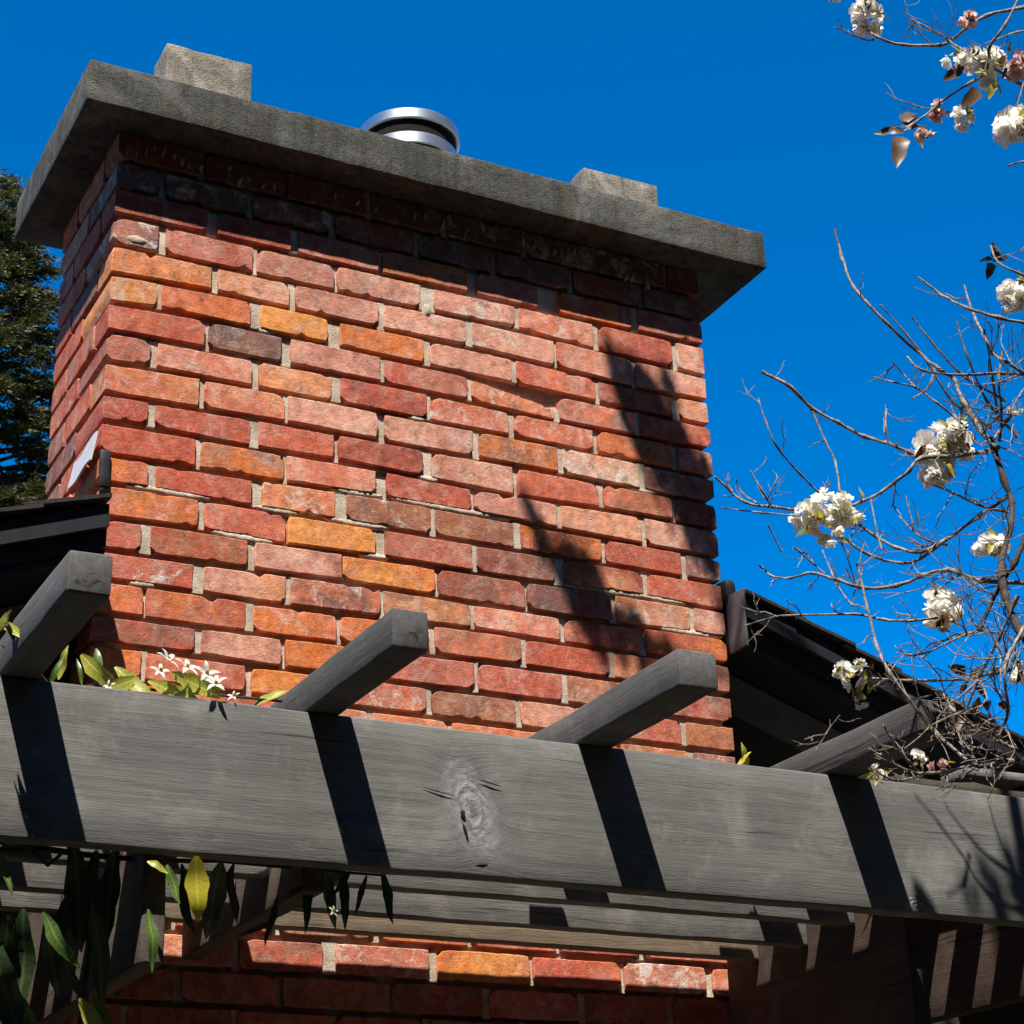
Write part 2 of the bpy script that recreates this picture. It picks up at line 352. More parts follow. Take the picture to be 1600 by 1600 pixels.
ROWS = {
0:[(185,325,'rR'),(340,455,'rR'),(465,592,'pr'),(598,730,'og'),(745,840,'rp'),(873,987,'or'),(997,1106,'pr')],
1:[(178,248,'pd*'),(260,395,'pr'),(401,523,'pp'),(528,657,'pP'),(678,804,'Pp*'),(811,927,'sP*'),(936,1050,'rr'),(1058,1106,'pP*')],
2:[(178,331,'ot'),(341,453,'tP'),(462,592,'Pp'),(600,729,'PP'),(738,866,'PP*'),(871,988,'sP'),(993,1107,'Ps')],
3:[(173,246,'tO'),(253,392,'so'),(407,512,'OO'),(532,662,'oo'),(672,800,'PP'),(807,930,'sr'),(937,1050,'rR'),(1060,1110,'tP')],
4:[(170,320,'rs'),(327,440,'db'),(455,594,'Pp'),(600,731,'pr'),(738,866,'st*'),(873,993,'ps'),(1000,1111,'rr')],
5:[(165,236,'rp'),(247,394,'sP'),(405,519,'tt'),(532,667,'rR'),(672,795,'Ps*'),(804,927,'ss'),(935,1050,'os'),(1060,1113,'sp')],
6:[(165,312,'st'),(320,445,'ts'),(451,590,'PP'),(602,740,'pP'),(748,872,'go'),(880,998,'Pw*'),(1006,1115,'pb')],
7:[(160,232,'rr'),(243,392,'rr'),(404,522,'rs'),(530,661,'rR'),(675,802,'pP'),(810,935,'rs'),(942,1050,'gs'),(1057,1118,'bR')],
8:[(157,306,'rr'),(315,445,'og'),(449,587,'sP'),(605,736,'rr'),(742,870,'Pp'),(877,1002,'Pt'),(1009,1121,'Pp')],
9:[(158,232,'so'),(245,394,'rr'),(411,524,'ts*'),(541,673,'bg*'),(680,803,'gb'),(814,940,'oR'),(947,1065,'rr'),(1074,1125,'dp*')],
10:[(155,310,'so'),(320,447,'sr'),(450,587,'Ot'),(602,737,'pr'),(745,867,'Rb'),(880,1004,'tR'),(1011,1125,'rs')],
11:[(152,221,'rp'),(236,387,'rg'),(398,534,'Pp'),(537,680,'Oo'),(685,821,'br'),(825,955,'dR'),(963,1078,'tp*'),(1085,1126,'pP')],
12:[(150,302,'rp*'),(318,447,'tP'),(455,594,'bs*'),(600,735,'gt'),(741,875,'sP'),(884,1000,'sR'),(1010,1127,'or')],
13:[(148,224,'os'),(229,385,'ro'),(396,526,'so'),(533,670,'os'),(680,815,'sg'),(822,952,'rr'),(960,1070,'tr'),(1078,1130,'pr')],
14:[(146,304,'rb'),(315,440,'Pp*'),(447,585,'oo'),(597,741,'rp'),(747,879,'rp'),(887,1010,'gs'),(1018,1132,'rb')],
15:[(144,220,'so'),(228,383,'rs'),(394,525,'Oo'),(534,666,'ps*'),(675,806,'gb'),(815,945,'Pt'),(953,1065,'rs'),(1073,1135,'og')],
16:[(142,300,'os'),(310,440,'sr'),(448,575,'tP'),(583,700,'st'),(708,835,'so'),(843,965,'rs'),(973,1075,'og'),(1085,1138,'dp*')],
17:[(140,220,'sr'),(230,380,'Ps'),(390,520,'ro'),(530,660,'sp'),(670,800,'so'),(810,925,'sr'),(935,1040,'ps'),(1048,1140,'rs')],
23:[(118,190,'rb'),(200,365,'ts'),(375,505,'rb'),(525,670,'sp*'),(684,828,'Oo'),(834,970,'rs'),(977,1104,'sp*'),(1115,1167,'so')],
24:[(112,272,'rR'),(285,435,'rs'),(442,602,'gs'),(612,755,'rb'),(765,905,'sr'),(915,1045,'rg'),(1055,1169,'rR')]}
PITCH = .0688
def zfit(k): return -PITCH*(k-1) if k < 14 else -PITCH*13 - (k-14)*.0680
def zbot(k, x):
    z = zfit(k)
    if k in BOT:
        pts = [at(a, b) for a, b in BOT[k]]
        if x <= pts[0].x: zz = pts[0].z
        elif x >= pts[-1].x: zz = pts[-1].z
        else:
            for p, q in zip(pts, pts[1:]):
                if p.x <= x <= q.x: zz = p.z+(q.z-p.z)*(x-p.x)/(q.x-p.x); break
        z = z*.35+zz*.65
    else: z += .0022*fbm((x, k*.7, 0), 2.2)
    return z
def brick_mesh(u0, u1, zb0, zb1, zt0, zt1, dep, seed, chip=1.0):
    """front grid in (u, z), ragged outline, crisp arrises; returns verts in (u, n, z) with n = depth"""
    R = random.Random(seed); Lu = u1-u0; nn = max(6, int(Lu/.0115))
    e0 = .0016/Lu; us = [0, e0]+[(i+R.uniform(-.25, .25))/nn for i in range(1, nn)]+[1-e0, 1]
    zs = [0, .028, .22, .5, .78, .972, 1]
    nu, nz = len(us), len(zs); V = []
    chips = [(R.random(), R.choice((0., 0., 1.)), R.uniform(.003, .009)*chip, R.uniform(.025, .07)) for _ in range(R.choice((0, 0, 1, 2)))]
    cr = [R.choice((.0, .001, .003, .008)) for _ in range(4)]
    bow = R.uniform(-.0015, .0015)
    for j, b in enumerate(zs):
        for i, a in enumerate(us):
            u = u0+(u1-u0)*a; zb = zb0+(zb1-zb0)*a; zt = zt0+(zt1-zt0)*a; z = zb+(zt-zb)*b
            edge = (i in (0, nu-1)) + (j in (0, nz-1))
            n = .0007*fbm((u, z, seed*.37), 30)
            if edge: n += R.uniform(.0008, .0020)
            du = .0014*fbm((u*.3, z, seed), 40)
            dz = .0006*fbm((u, b*.02, seed+5.5), 26)+.0009*fbm((u, b*.02, seed+1.5), 120)+bow*2*a*(1-a)
            if edge == 2 or (i in (0, 1, nu-2, nu-1) and j in (0, 1, nz-2, nz-1)):
                q = cr[(i > 1)+2*(j > 1)]; du += q if i < 2 else -q; dz += (q if j < 2 else -q)*.6
            elif i in (2, nu-3) and j in (0, 1, nz-2, nz-1): dz += cr[(i > 2)+2*(j > 1)]*(.25 if j < 2 else -.25)
            for ca, cb, cd, cw in chips:
                if j in ((0, 1) if cb < .5 else (nz-1, nz-2)):
                    f = max(0, 1-abs(a-ca)/cw)
                    if f > 0:
                        f = f**.6; dz += (cd if cb < .5 else -cd)*f; n += cd*.25*f
            V.append(Vector((u+du, n, z+dz)))
    F = [(j*nu+i, j*nu+i+1, (j+1)*nu+i+1, (j+1)*nu+i) for j in range(nz-1) for i in range(nu-1)]
    ring = [i for i in range(nu)] + [j*nu+nu-1 for j in range(1, nz)] + [(nz-1)*nu+i for i in range(nu-2, -1, -1)] + [j*nu for j in range(nz-2, 0, -1)]
    b0 = len(V)
    for q in ring: V.append(Vector((V[q].x, dep, V[q].z)))
    n = len(ring)
    for k in range(n): F.append((ring[k], b0+k, b0+(k+1) % n, ring[(k+1) % n]))
    F.append(tuple(b0+k for k in reversed(range(n))))
    return V, F
def put_brick(V, F, code, seed):
    c = sum(V, Vector())/len(V)
    o = mesh('brick', [v-c for v in V], F, BRICK, None, 22)
    o.location = c; o.parent = chim; fix(o)
    R = random.Random(seed); j = R.uniform(.93, 1.07)
    o['tone_a'] = [x*j for x in alb(PAL[code[0]], KB)]; o['tone_b'] = [x*j for x in alb(PAL[code[1]], KB)]
    o['bloom'] = .95 if '*' in code else R.choice((.1, .3, .5)) if code[0] in 'Pptsw' else R.choice((.0, .1, .3))
    return o
heads = MB(); seed = 100; RC = random.Random(3)
def mortar_plug(x0, x1, z0, z1, d, R):
    n = 4; base = []
    for j in range(n+1):
        z = z0+(z1-z0)*j/n
        for x in (x0-.002, (x0+x1)/2, x1+.002):
            base.append((x+R.uniform(-.001, .001), d+R.uniform(-.0012, .0012), z))
    k = len(base); v = base+[(p[0], .03, p[2]) for p in base]; f = []
    for j in range(n):
        for i in range(2):
            a = j*3+i; f.append((a, a+1, a+4, a+3))
    f += [(0, k, k+1, 1), (1, k+1, k+2, 2)]
    f += [(n*3+1, k+n*3+1, k+n*3, n*3), (n*3+2, k+n*3+2, k+n*3+1, n*3+1)]
    heads.add(v, f)
for k in range(-2, 26):
    if k in ROWS:
        lst = []
        for (a, b, code) in ROWS[k]:
            zr = zfit(k)+.03
            def fx(px, z=zr):
                # px measured near the brick's middle: find x on the face at height z
                y = 500.
                for _ in range(6):
                    p = at(px, y); y -= (z-p.z)*700
                return at(px, y).x
            lst.append([fx(a), fx(b), code])
        lst[0][0] = 0.0; lst[-1][1] = W
    else:
        lst = []; x = 0.0; first = True; L = .19
        while x < W-.02:
            ln = (.098 if (k % 2 and first) else L*RC.uniform(.95, 1.05)); first = False
            e = x+ln
            if W-e < .09: e = W
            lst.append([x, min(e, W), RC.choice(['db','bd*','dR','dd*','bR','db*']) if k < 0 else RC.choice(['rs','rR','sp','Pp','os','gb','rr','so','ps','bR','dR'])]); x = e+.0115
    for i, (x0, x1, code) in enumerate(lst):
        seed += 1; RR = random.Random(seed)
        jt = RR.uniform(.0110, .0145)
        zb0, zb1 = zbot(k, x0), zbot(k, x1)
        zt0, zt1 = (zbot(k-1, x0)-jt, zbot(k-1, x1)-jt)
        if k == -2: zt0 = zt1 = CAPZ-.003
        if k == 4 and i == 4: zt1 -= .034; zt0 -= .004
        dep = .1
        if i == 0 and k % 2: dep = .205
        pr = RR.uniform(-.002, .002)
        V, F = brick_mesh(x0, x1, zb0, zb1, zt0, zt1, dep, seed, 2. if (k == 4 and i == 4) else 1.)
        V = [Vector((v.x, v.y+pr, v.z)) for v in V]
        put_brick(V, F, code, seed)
        if i < len(lst)-1:
            mortar_plug(x1, lst[i+1][0], zb1-RR.uniform(.0, .008), zt1+RR.uniform(-.004, .004), RR.choice((.003, .004, .006, .008, .010)), RR)
# left side of the stack, above the roof
for k in range(-2, 12):
    y = .217 if k % 2 else .112
    j = 0
    while y < DEP-.03:
        e = min(DEP, y+RC.uniform(.195, .21))
        if DEP-e < .08: e = DEP
        seed += 1; zb = zfit(k)+RC.uniform(-.002, .002); zt = zfit(k-1)-.0125 if k > -2 else CAPZ-.003
        V, F = brick_mesh(0, e-y, zb, zb, zt, zt, .09, seed)
        V = [Vector((v.y, y+(e-y)-v.x, v.z)) for v in V]
        put_brick(V, F, RC.choice(['rp','ps','dR','Pp','rs','sr','pb','rr']), seed)
        y = e+.0115; j += 1
# right side of the stack (out of view): one joined part
rs = MB()
for k in range(-2, 26):
    y = .217 if k % 2 else .112
    while y < DEP-.03:
        e = min(DEP, y+.2); seed += 1
        zb = zfit(k); zt = zfit(k-1)-.0125 if k > -2 else CAPZ-.003
        V, F = brick_mesh(0, e-y, zb, zb, zt, zt, .09, seed)
        rs.add([Vector((W-v.y, y+v.x, v.z)) for v in V], F); y = e+.0115
o = rs.build('side_bricks', BRICK, chim, 22); fix(o); o['kind'] = 'stuff'
o['tone_a'] = list(alb(PAL['r'])); o['tone_b'] = list(alb(PAL['s'])); o['bloom'] = .2
hm = heads.build('head_joints', MORTAR, chim, 60); fix(hm); hm['kind'] = 'stuff'
# mortar body with raked bed joints
rough_box('mortar_core', (.015, .016, -1.95), (W-.015, DEP, CAPZ-.004), MORTAR, chim, seg=.025, bev=.002, amp=.004, seed=4, freq=30)
rough_box('foundation', (.0, .0, GROUND), (W, DEP, -1.955), MORTAR, chim, seg=.2, bev=.01, amp=.002)
# mortar squeezed over the bricks: smears and dabs
def dab(px, py, wpx, hpx, seed, Y=-.0026, name='mortar_smear', rot=0.):
    c = at(px, py, Y); sx = wpx/2/690; sz = hpx/2/720; R = random.Random(seed); V = [Vector((0, -.0008, 0))]; n = 16
    for ring, (rr, yy) in enumerate(((.6, -.0004), (1., .006))):
        for i in range(n):
            a = 2*pi*i/n; q = rr*(R.uniform(.62, 1.2) if wpx < 15 else R.uniform(.85, 1.1)); x = cos(a)*q*sx; z = sin(a)*q*sz
            V.append(Vector((x*cos(rot)-z*sin(rot), yy, x*sin(rot)+z*cos(rot))))
    F = [(0, 1+(i+1) % n, 1+i) for i in range(n)]+[(1+i, 1+(i+1) % n, 1+n+(i+1) % n, 1+n+i) for i in range(n)]
    F = [tuple(reversed(f)) for f in F]
    o = mesh(name, V, F, MORTAR, chim, 80); o.location = c; fix(o); return o
for i, (x, y, ww, hh) in enumerate([(214,374,46,20),(668,484,20,30)]): dab(x, y, ww, hh, 40+i, -.0008)
def bed_fill(k, px0, px1, seed):
    """a run of bed mortar left nearly flush with the brick faces"""
    R = random.Random(seed); x0, x1 = at(px0, 800).x, at(px1, 800).x; n = int((x1-x0)/.006); V = []; F = []
    for i in range(n+1):
        x = x0+(x1-x0)*i/n; t = max(0., math.sin(pi*i/n))**.35; zb = zbot(k, x)
        for z, y in ((zb+.003*t+R.uniform(-.001, .002), .006), (zb-.002+R.uniform(-.001, .001), .0005+R.uniform(-.001, .001)), (zb-.009*t+R.uniform(-.001, .001), .0012+R.uniform(-.001, .001)), (zb-.013*t-R.uniform(0, .003), .006)):
            V.append((x, y+.004*(1-t), z))
    for i in range(n):
        for j in range(3): F.append((i*4+j, i*4+j+1, i*4+j+5, i*4+j+4))
    return fix(mesh('bed_mortar', V, F, MORTAR, chim, 80))
for i, q in enumerate([(8,515,600),(8,612,802),(9,400,470),(9,505,610),(9,195,330),(10,330,430),(10,872,1066),(11,1020,1118),(5,640,668),(10,560,610),(3,395,420),(12,205,250),(6,985,1030),(7,655,690)]): bed_fill(*q, 900+i)
tt = random.Random(8)
for (xa, ya, xb, yb, n) in [(195,226,320,258,9),(345,262,440,296,5),(500,305,600,330,3),(640,335,760,362,6),(810,378,905,402,6),(965,425,1020,437,3)]:
    for i in range(n):
        f = (i+tt.uniform(.2, .8))/n
        dab(xa+(xb-xa)*f, ya+(yb-ya)*f+tt.uniform(-8, 8), tt.uniform(4, 11), tt.uniform(12, 38), 100+i, name='mortar_drip', rot=tt.uniform(-.25, .25))
# concrete cap
cap = rough_box('cap', (-.095, -.086, CAPZ), (W+.150, .537, CAPZ+CAPT), CONC, chim, seg=.03, bev=.003, amp=.0012, seed=11, freq=16)
# round metal flue terminal
fc = at(639, 205, .2); fz = CAPZ+CAPT
def disc(R0, z0, z1, mat, name, parent, dome=0., n=48, inner=None):
    mb = MB(); pr = [(R0-.004, z0), (R0, z0+.003), (R0, z1-.003), (R0-.003, z1), (R0*.6, z1+dome*.7), (.001, z1+dome)]
    pr = [(.001, z0)]+pr if inner is None else [(inner, z0)]+pr
    V = [Vector((r*cos(2*pi*i/n), r*sin(2*pi*i/n), z)) for r, z in pr for i in range(n)]
    F = [(a*n+i, a*n+(i+1) % n, (a+1)*n+(i+1) % n, (a+1)*n+i) for a in range(len(pr)-1) for i in range(n)]
    mb.add(V, F); o = mb.build(name, mat, parent, 35); return o
FX, FY = fc.x, .2
ztop = at(639, 163, .2-.11).z
flue = disc(.117, 0, ztop-.0405-fz, GAPDARK, 'flue_gap_fill', None); flue.location = (FX, FY, fz); flue.parent = chim; fix(flue)  # dark drum filling the gap below the lid, its shade painted in
ztop = at(639, 163, .2-.11).z
lid = disc(.126, 0, .030, GALV, 'lid', flue, .012); lid.location = (0, 0, ztop-.040-fz)
bnd = disc(.120, 0, .034, GALV, 'lower_band', flue); bnd.location = (0, 0, ztop-.108-fz)
pip = disc(.105, 0, ztop-.1-fz+.005, GALV, 'pipe', flue); pip.location = (0, 0, 0)
# loose concrete blocks lying on the cap
def loose_block(px0, px1, pytop, y0, dep, label, seed):
    a = at(px0, pytop, y0); b = at(px1, pytop+ (px1-px0)*.24, y0); zt = (a.z+b.z)/2
    o = rough_box('concrete_block', (a.x, y0, fz+.003), (b.x, y0+dep, zt), BLOCK, None, seg=.025, bev=.003, amp=.0022, seed=seed, freq=18)
    return tag(o, label, 'block', 'concrete blocks on the chimney cap')
loose_block(262, 395, 68, .03, .10, 'pale concrete block on the left end of the chimney cap, left of the metal flue', 21)
loose_block(912, 1026, 262, .05, .12, 'greyish concrete block on the right end of the chimney cap, right of the metal flue', 22)

# ------------------------------------------------------------------ house behind the chimney
YR, YL, YW = -.08, -.145, .13
r0, r1 = at(1180, 930, YR), at(1474, 1090, YR); sr = (r1.z-r0.z)/(r1.x-r0.x)
l0, l1 = at(0, 802, YL), at(174, 774, YL); slp = (l1.z-l0.z)/(l1.x-l0.x)
def ztR(x): return r0.z+sr*(x-r0.x)
def ztL(x): return l1.z+slp*(x-l1.x)
house = empty('house', (.7, 2.5, GROUND), 'dark house gable with black rake trim and low pitched roof behind the chimney', 'house')
XA, XB = -3.2, 4.6; YB = 5.
def slopebox(name, xa, xb, zf, d0, d1, y0, y1, mat, parent=house):
    """board that follows a roof slope: between depths d0 and d1 below the roof line, from y0 to y1"""
    n = 8; V = []; F = []
    for i in range(n+1):
        x = xa+(xb-xa)*i/n; wob = .002*fbm((x, d0, y0), 3)
        for (y, d) in ((y0, d1), (y1, d1), (y1, d0), (y0, d0)): V.append((x, y, zf(x)-d+wob))
    for i in range(n):
        for k in range(4): F.append((i*4+k, i*4+(k+1) % 4, i*4+4+(k+1) % 4, i*4+4+k))
    F += [(3, 2, 1, 0), (n*4, n*4+1, n*4+2, n*4+3)]
    o = mesh(name, V, [tuple(reversed(f)) for f in F], mat, parent); return fix(o)
ridge_x = (l1.z-slp*l1.x-r0.z+sr*r0.x)/(sr-slp)
for side, (xa, xb, zf, yf) in enumerate(((XA, -.012, ztL, YL), (W+.012, XB, ztR, YR))):
    slopebox('roof_deck', xa, xb, zf, .012, .034, yf+.012, DEP-.02, BLACKP)
    slopebox('rake_board', xa, xb, zf, .036, .098, yf+.022, yf+.055, BLACKP)
    slopebox('rake_moulding', xa, xb, zf, .036, .062, yf+.004, yf+.020, BLACKP)
    slopebox('barge_return', xa, xb, zf, .100, .116, yf+.03, YW-.04, BLACKP)
    slopebox('soffit', xa, xb, zf, .066, .098, yf+.057, YW-.002, FRIEZE)
    slopebox('frieze_board', xa, xb, zf, .119, .200, YW-.035, YW-.003, FRIEZE)
    # shingle courses, their edges stepping along the rake
    L = abs(xb-xa); n = int(L/.13); dr = 1 if side else -1; x_in = xb if side == 0 else xa
    for i in range(n):
        x0 = x_in+dr*i*.13; x1 = x0+dr*.16
        lo, hi = min(x0, x1), max(x0, x1)
        th = .010
        V = []
        for y in (yf-.004+.006*fbm((i, side, 0), 1.3), DEP-.03):
            for x in (x0, x1):
                t = .004+ (0 if x == x0 else .010)
                V += [(x, y, zf(x)+t-.012+.004), (x, y, zf(x)+t)]
        F = [(0,1,3,2),(4,6,7,5),(0,4,5,1),(2,3,7,6),(1,5,7,3),(0,2,6,4)]
        fix(mesh('shingle_course', V, F, SHING, house))
rough_box('rake_end', (W+.004, YR+.006, ztR(W)-.135), (W+.011, -.002, ztR(W)+.004), ENDP, house, seg=.03, bev=.002, amp=.001)
rough_box('saddle_flashing', (W-.004, -.02, ztR(W)-.01), (W+.030, .12, ztR(W)+.050), BLACKP, house, seg=.03, bev=.012, amp=.003, seed=9)
for (xa, xb, zf) in ((XA, ridge_x, ztL), (ridge_x, XB, ztR)):
    slopebox('roof', xa, xb, zf, -.006, .034, DEP+.002, YB, SHING)
V = [(XA+.4, YW, GROUND), (XB-.4, YW, GROUND), (XB-.4, YW, ztR(XB-.4)-.06), (W+.0, YW, ztR(W)-.06), (0, YW, ztL(0)-.06), (XA+.4, YW, ztL(XA+.4)-.06)]
V2 = [(x, YB-.2, z) for x, y, z in V]
fix(mesh('wall', V+V2, [(0,1,2,3,4,5), (11,10,9,8,7,6), (0,6,7,1), (1,7,8,2), (5,11,6,0)], WALLP, house))
# metal flashing where the left slope meets the stack
fl = MB(); a = at(163, 708, 0)
pts = []
for i in range(9):
    f = i/8; y = .005+.165*f; z = -.470+.004*math.sin(f*7)
    pts.append((y, z+.020-.005*f, z-.045))
for i in range(8):
    (y0, t0, b0), (y1, t1, b1) = pts[i], pts[i+1]
    fl.add([(-.010, y0, t0), (-.010, y1, t1), (-.020, y1, b1), (-.020, y0, b0), (-.006, y0, t0), (-.006, y1, t1), (-.016, y1, b1), (-.016, y0, b0)],
           [(0,1,2,3), (7,6,5,4), (0,4,5,1), (3,2,6,7), (0,3,7,4), (1,5,6,2)])
o = fl.build('flashing', FLASH, chim); fix(o)
o = rough_box('flashing_return', (-.004, -.012, -.578), (.019, -.004, -.496), BLACKP, chim, seg=.03, bev=.006, amp=.002, seed=3)

# ------------------------------------------------------------------ pergola
BT, BB = -1.217, -1.466; YBF, YBB = -.664, -.624
perg = empty('pergola', (.7, -.64, GROUND), 'weathered grey timber pergola with a wide front beam and short rafter ends', 'pergola')
beam = rough_box('front_beam', (-1.9, YBF, BB), (3.6, YBB, BT), BEAMW, perg, seg=.06, bev=.004, amp=.0025, seed=51, freq=5)
beam.location = beam.location     # keep
for x in (-1.75, 3.45):
    rough_box('post', (x-.05, -.69, GROUND), (x+.05, -.60, BB-.002), RAFW, perg, seg=.2, bev=.006, amp=.002)
def rafter(x0, x1, yend, h, seed, yback=.10):
    return rough_box('rafter', (x0, yend, BT+.001), (x1, yback, BT+h), RAFW, perg, seg=.05, bev=.004, amp=.0022, seed=seed, freq=7)
rafter(-.312, -.250, -1.042, .064, 61)
rafter(.190, .250, -1.008, .062, 62, -.012)
rafter(.694, .768, -1.006, .064, 63, -.43)
rafter(1.222, 1.302, -.952, .060, 64, -.26)
rafter(1.80, 1.87, -.96, .06, 65)
# joists behind the beam, seen from below
rough_box('joist', (.200, -.622, -1.502), (.240, -.014, BT-.002), JOISTW, perg, seg=.06, bev=.004, amp=.002, seed=71)
rough_box('joist', (-.060, -.622, -1.632), (-.022, .12, BT-.002), JOISTW, perg, seg=.06, bev=.004, amp=.002, seed=72)
rough_box('joist', (1.400, -.622, -1.72), (1.44, -.014, BT-.002), BROWNW, perg, seg=.06, bev=.004, amp=.002, seed=73)
rough_box('joist', (1.85, -.622, -1.555), (1.89, .12, BT-.002), BROWNW, perg, seg=.06, bev=.004, amp=.002, seed=74)
for i, (y, zb) in enumerate(((-.46, -1.449), (-.30, -1.460), (-.125, -1.456))):
    CW = TANW if i == 2 else CROSSW
    rough_box('crosspiece', (-.020, y-.017, zb), (.198, y+.017, BT-.016-.002*i), CW, perg, seg=.06, bev=.003, amp=.0015, seed=83+i)
    rough_box('crosspiece', (.242, y-.017, zb), (1.398, y+.017, BT-.016-.002*i), CW, perg, seg=.06, bev=.003, amp=.0015, seed=81+i)
    rough_box('crosspiece', (-.9, y-.017, zb), (-.062, y+.017, BT-.016-.002*i), CROSSW, perg, seg=.06, bev=.003, amp=.0015, seed=86+i)
for i in range(5):  # unseen slats added to throw light stripes on the right joist
    y = -.53+.15*i
    rough_box('shade_lath', (1.64, y-.043, BT+.064), (2.6, y+.043, BT+.082), CROSSW, perg, seg=.1, bev=.003, amp=.0015, seed=91+i)
for i in range(5):  # more unseen boards, added to shade the lower right wall
    y = -.455+.15*i
    rough_box('shade_lath', (2.02, y-.043, BT+.084), (2.62, y+.043, BT+.10), CROSSW, perg, seg=.1, bev=.003, amp=.0015, seed=191+i)
rough_box('mossy_board', (1.42, -.616, BT+.002), (2.6, -.59, BT+.030), MOSSW, perg, seg=.04, bev=.002, amp=.005, seed=95, freq=14)
kb = at(541, 1293, YBF-.004); mb = MB()
mb.tube([kb+Vector((0,.01,0)), kb+Vector((0,-.003,0)), kb+Vector((0,-.006,0))], [.011, .011, .006], 12)
fix(mb.build('bolt', FRIEZE, perg, 40))

def knot_hole(px, py, wpx, hpx, tilt, seed):
    c = at(px, py, YBF); R = random.Random(seed); n = 14; rx, rz = wpx/2/990, hpx/2/1000; V = [Vector((0, -.0032, 0))]
    for i in range(n):
        a = 2*pi*i/n; q = R.uniform(.75, 1.2); x = cos(a)*rx*q; z = sin(a)*rz*q
        V.append(Vector((x*cos(tilt)-z*sin(tilt), -.0018, x*sin(tilt)+z*cos(tilt))))
    o = mesh('knot_check', V, [(0, 1+i, 1+(i+1) % n) for i in range(n)], HOLE, perg); o.location = c; return fix(o)
HOLE = plain_mat('knot_hole_shade', (.008,.007,.006), (.016,.014,.012), 1., 40)  # flat dark patches; the shade inside hole and cracks is their colour
knot_hole(723, 1273, 9, 15, .3, 1); knot_hole(727, 1300, 5, 34, .30, 2); knot_hole(752, 1352, 26, 4, .1, 3)
knot_hole(688, 1238, 60, 2.2, -.16, 4); knot_hole(765, 1224, 46, 2.4, -.2, 5); knot_hole(1440, 1408, 40, 2, -.5, 6)

# ------------------------------------------------------------------ leaves and blossoms
def leaf_mesh(name, L, Wd, mat, curl=.3, fold=.3, n=9):
    V = []; F = []
    for i in range(n+1):
        t = i/n; wdt = Wd/2*math.sin(pi*min(1, t*.96+.03))**.8*(1-.35*t)*1.25
        y = L*t; z = -curl*L*t*t+.035*L*sin(t*8+curl*20); wdt *= 1+.10*sin(t*17+curl*9)
        V += [(-wdt, y, z+fold*wdt), (0, y, z), (wdt, y, z+fold*wdt)]
    for i in range(n):
        a = i*3; F += [(a, a+1, a+4, a+3), (a+1, a+2, a+5, a+4)]
    me = bpy.data.meshes.new(name); me.from_pydata(V, [], F); me.materials.append(mat); me.shade_smooth(); return me
def orient(p, d, nrm, roll=0.):
    d = Vector(d).normalized(); n = Vector(nrm); n = (n-d*n.dot(d)).normalized(); x = d.cross(n)
    mt = Matrix((x, d, n)).transposed().to_4x4(); mt.translation = p
    return mt @ Matrix.Rotation(roll, 4, 'Y')
def add_leaf(me, mt, parent, name='leaf', sc=1.):
    o = bpy.data.objects.new(name, me); link(o); o.parent = parent
    b = parent
    off = Vector((0, 0, 0))
    while b is not None: off += Vector(b.location); b = b.parent
    mt = mt.copy(); mt.translation = mt.translation-off
    o.matrix_local = mt @ Matrix.Diagonal((sc, sc, sc, 1)); return o

TOCAM = -fw
vine = empty('climbing_vine', tuple(at(150, 1060, -.6)), 'climbing vine with long leaves and white star flowers on the left beam end', 'vine')
RV = random.Random(21)
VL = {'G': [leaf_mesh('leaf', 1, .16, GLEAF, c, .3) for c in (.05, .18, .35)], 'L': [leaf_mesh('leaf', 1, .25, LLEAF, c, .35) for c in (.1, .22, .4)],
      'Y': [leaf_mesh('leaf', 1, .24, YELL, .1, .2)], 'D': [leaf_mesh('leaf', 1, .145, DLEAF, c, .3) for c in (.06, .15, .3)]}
def vleaf(px0, py0, px1, py1, Y0, Y1, kind, wide=1., roll=None):
    a = at(px0, py0, Y0); b = at(px1, py1, Y1); d = b-a; L = d.length
    me = RV.choice(VL[kind]); mt = orient(a, d, TOCAM+Vector((0, 0, .5)), RV.uniform(-.6, .6) if roll is None else roll)
    o = add_leaf(me, mt, vine); o.scale = (L*wide, L, L); return o
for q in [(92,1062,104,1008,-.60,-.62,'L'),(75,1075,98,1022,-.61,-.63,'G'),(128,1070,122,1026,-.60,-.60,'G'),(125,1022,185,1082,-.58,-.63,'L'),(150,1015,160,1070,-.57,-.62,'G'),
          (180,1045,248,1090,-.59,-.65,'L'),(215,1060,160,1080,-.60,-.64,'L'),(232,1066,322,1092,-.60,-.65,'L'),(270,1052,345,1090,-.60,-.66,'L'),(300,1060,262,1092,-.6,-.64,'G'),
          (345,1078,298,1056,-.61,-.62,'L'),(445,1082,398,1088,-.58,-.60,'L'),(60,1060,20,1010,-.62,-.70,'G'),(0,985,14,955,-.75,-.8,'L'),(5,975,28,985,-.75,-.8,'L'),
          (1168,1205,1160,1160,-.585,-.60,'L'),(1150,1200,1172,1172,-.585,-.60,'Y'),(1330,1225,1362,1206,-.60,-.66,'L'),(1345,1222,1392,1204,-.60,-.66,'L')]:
    vleaf(*q)
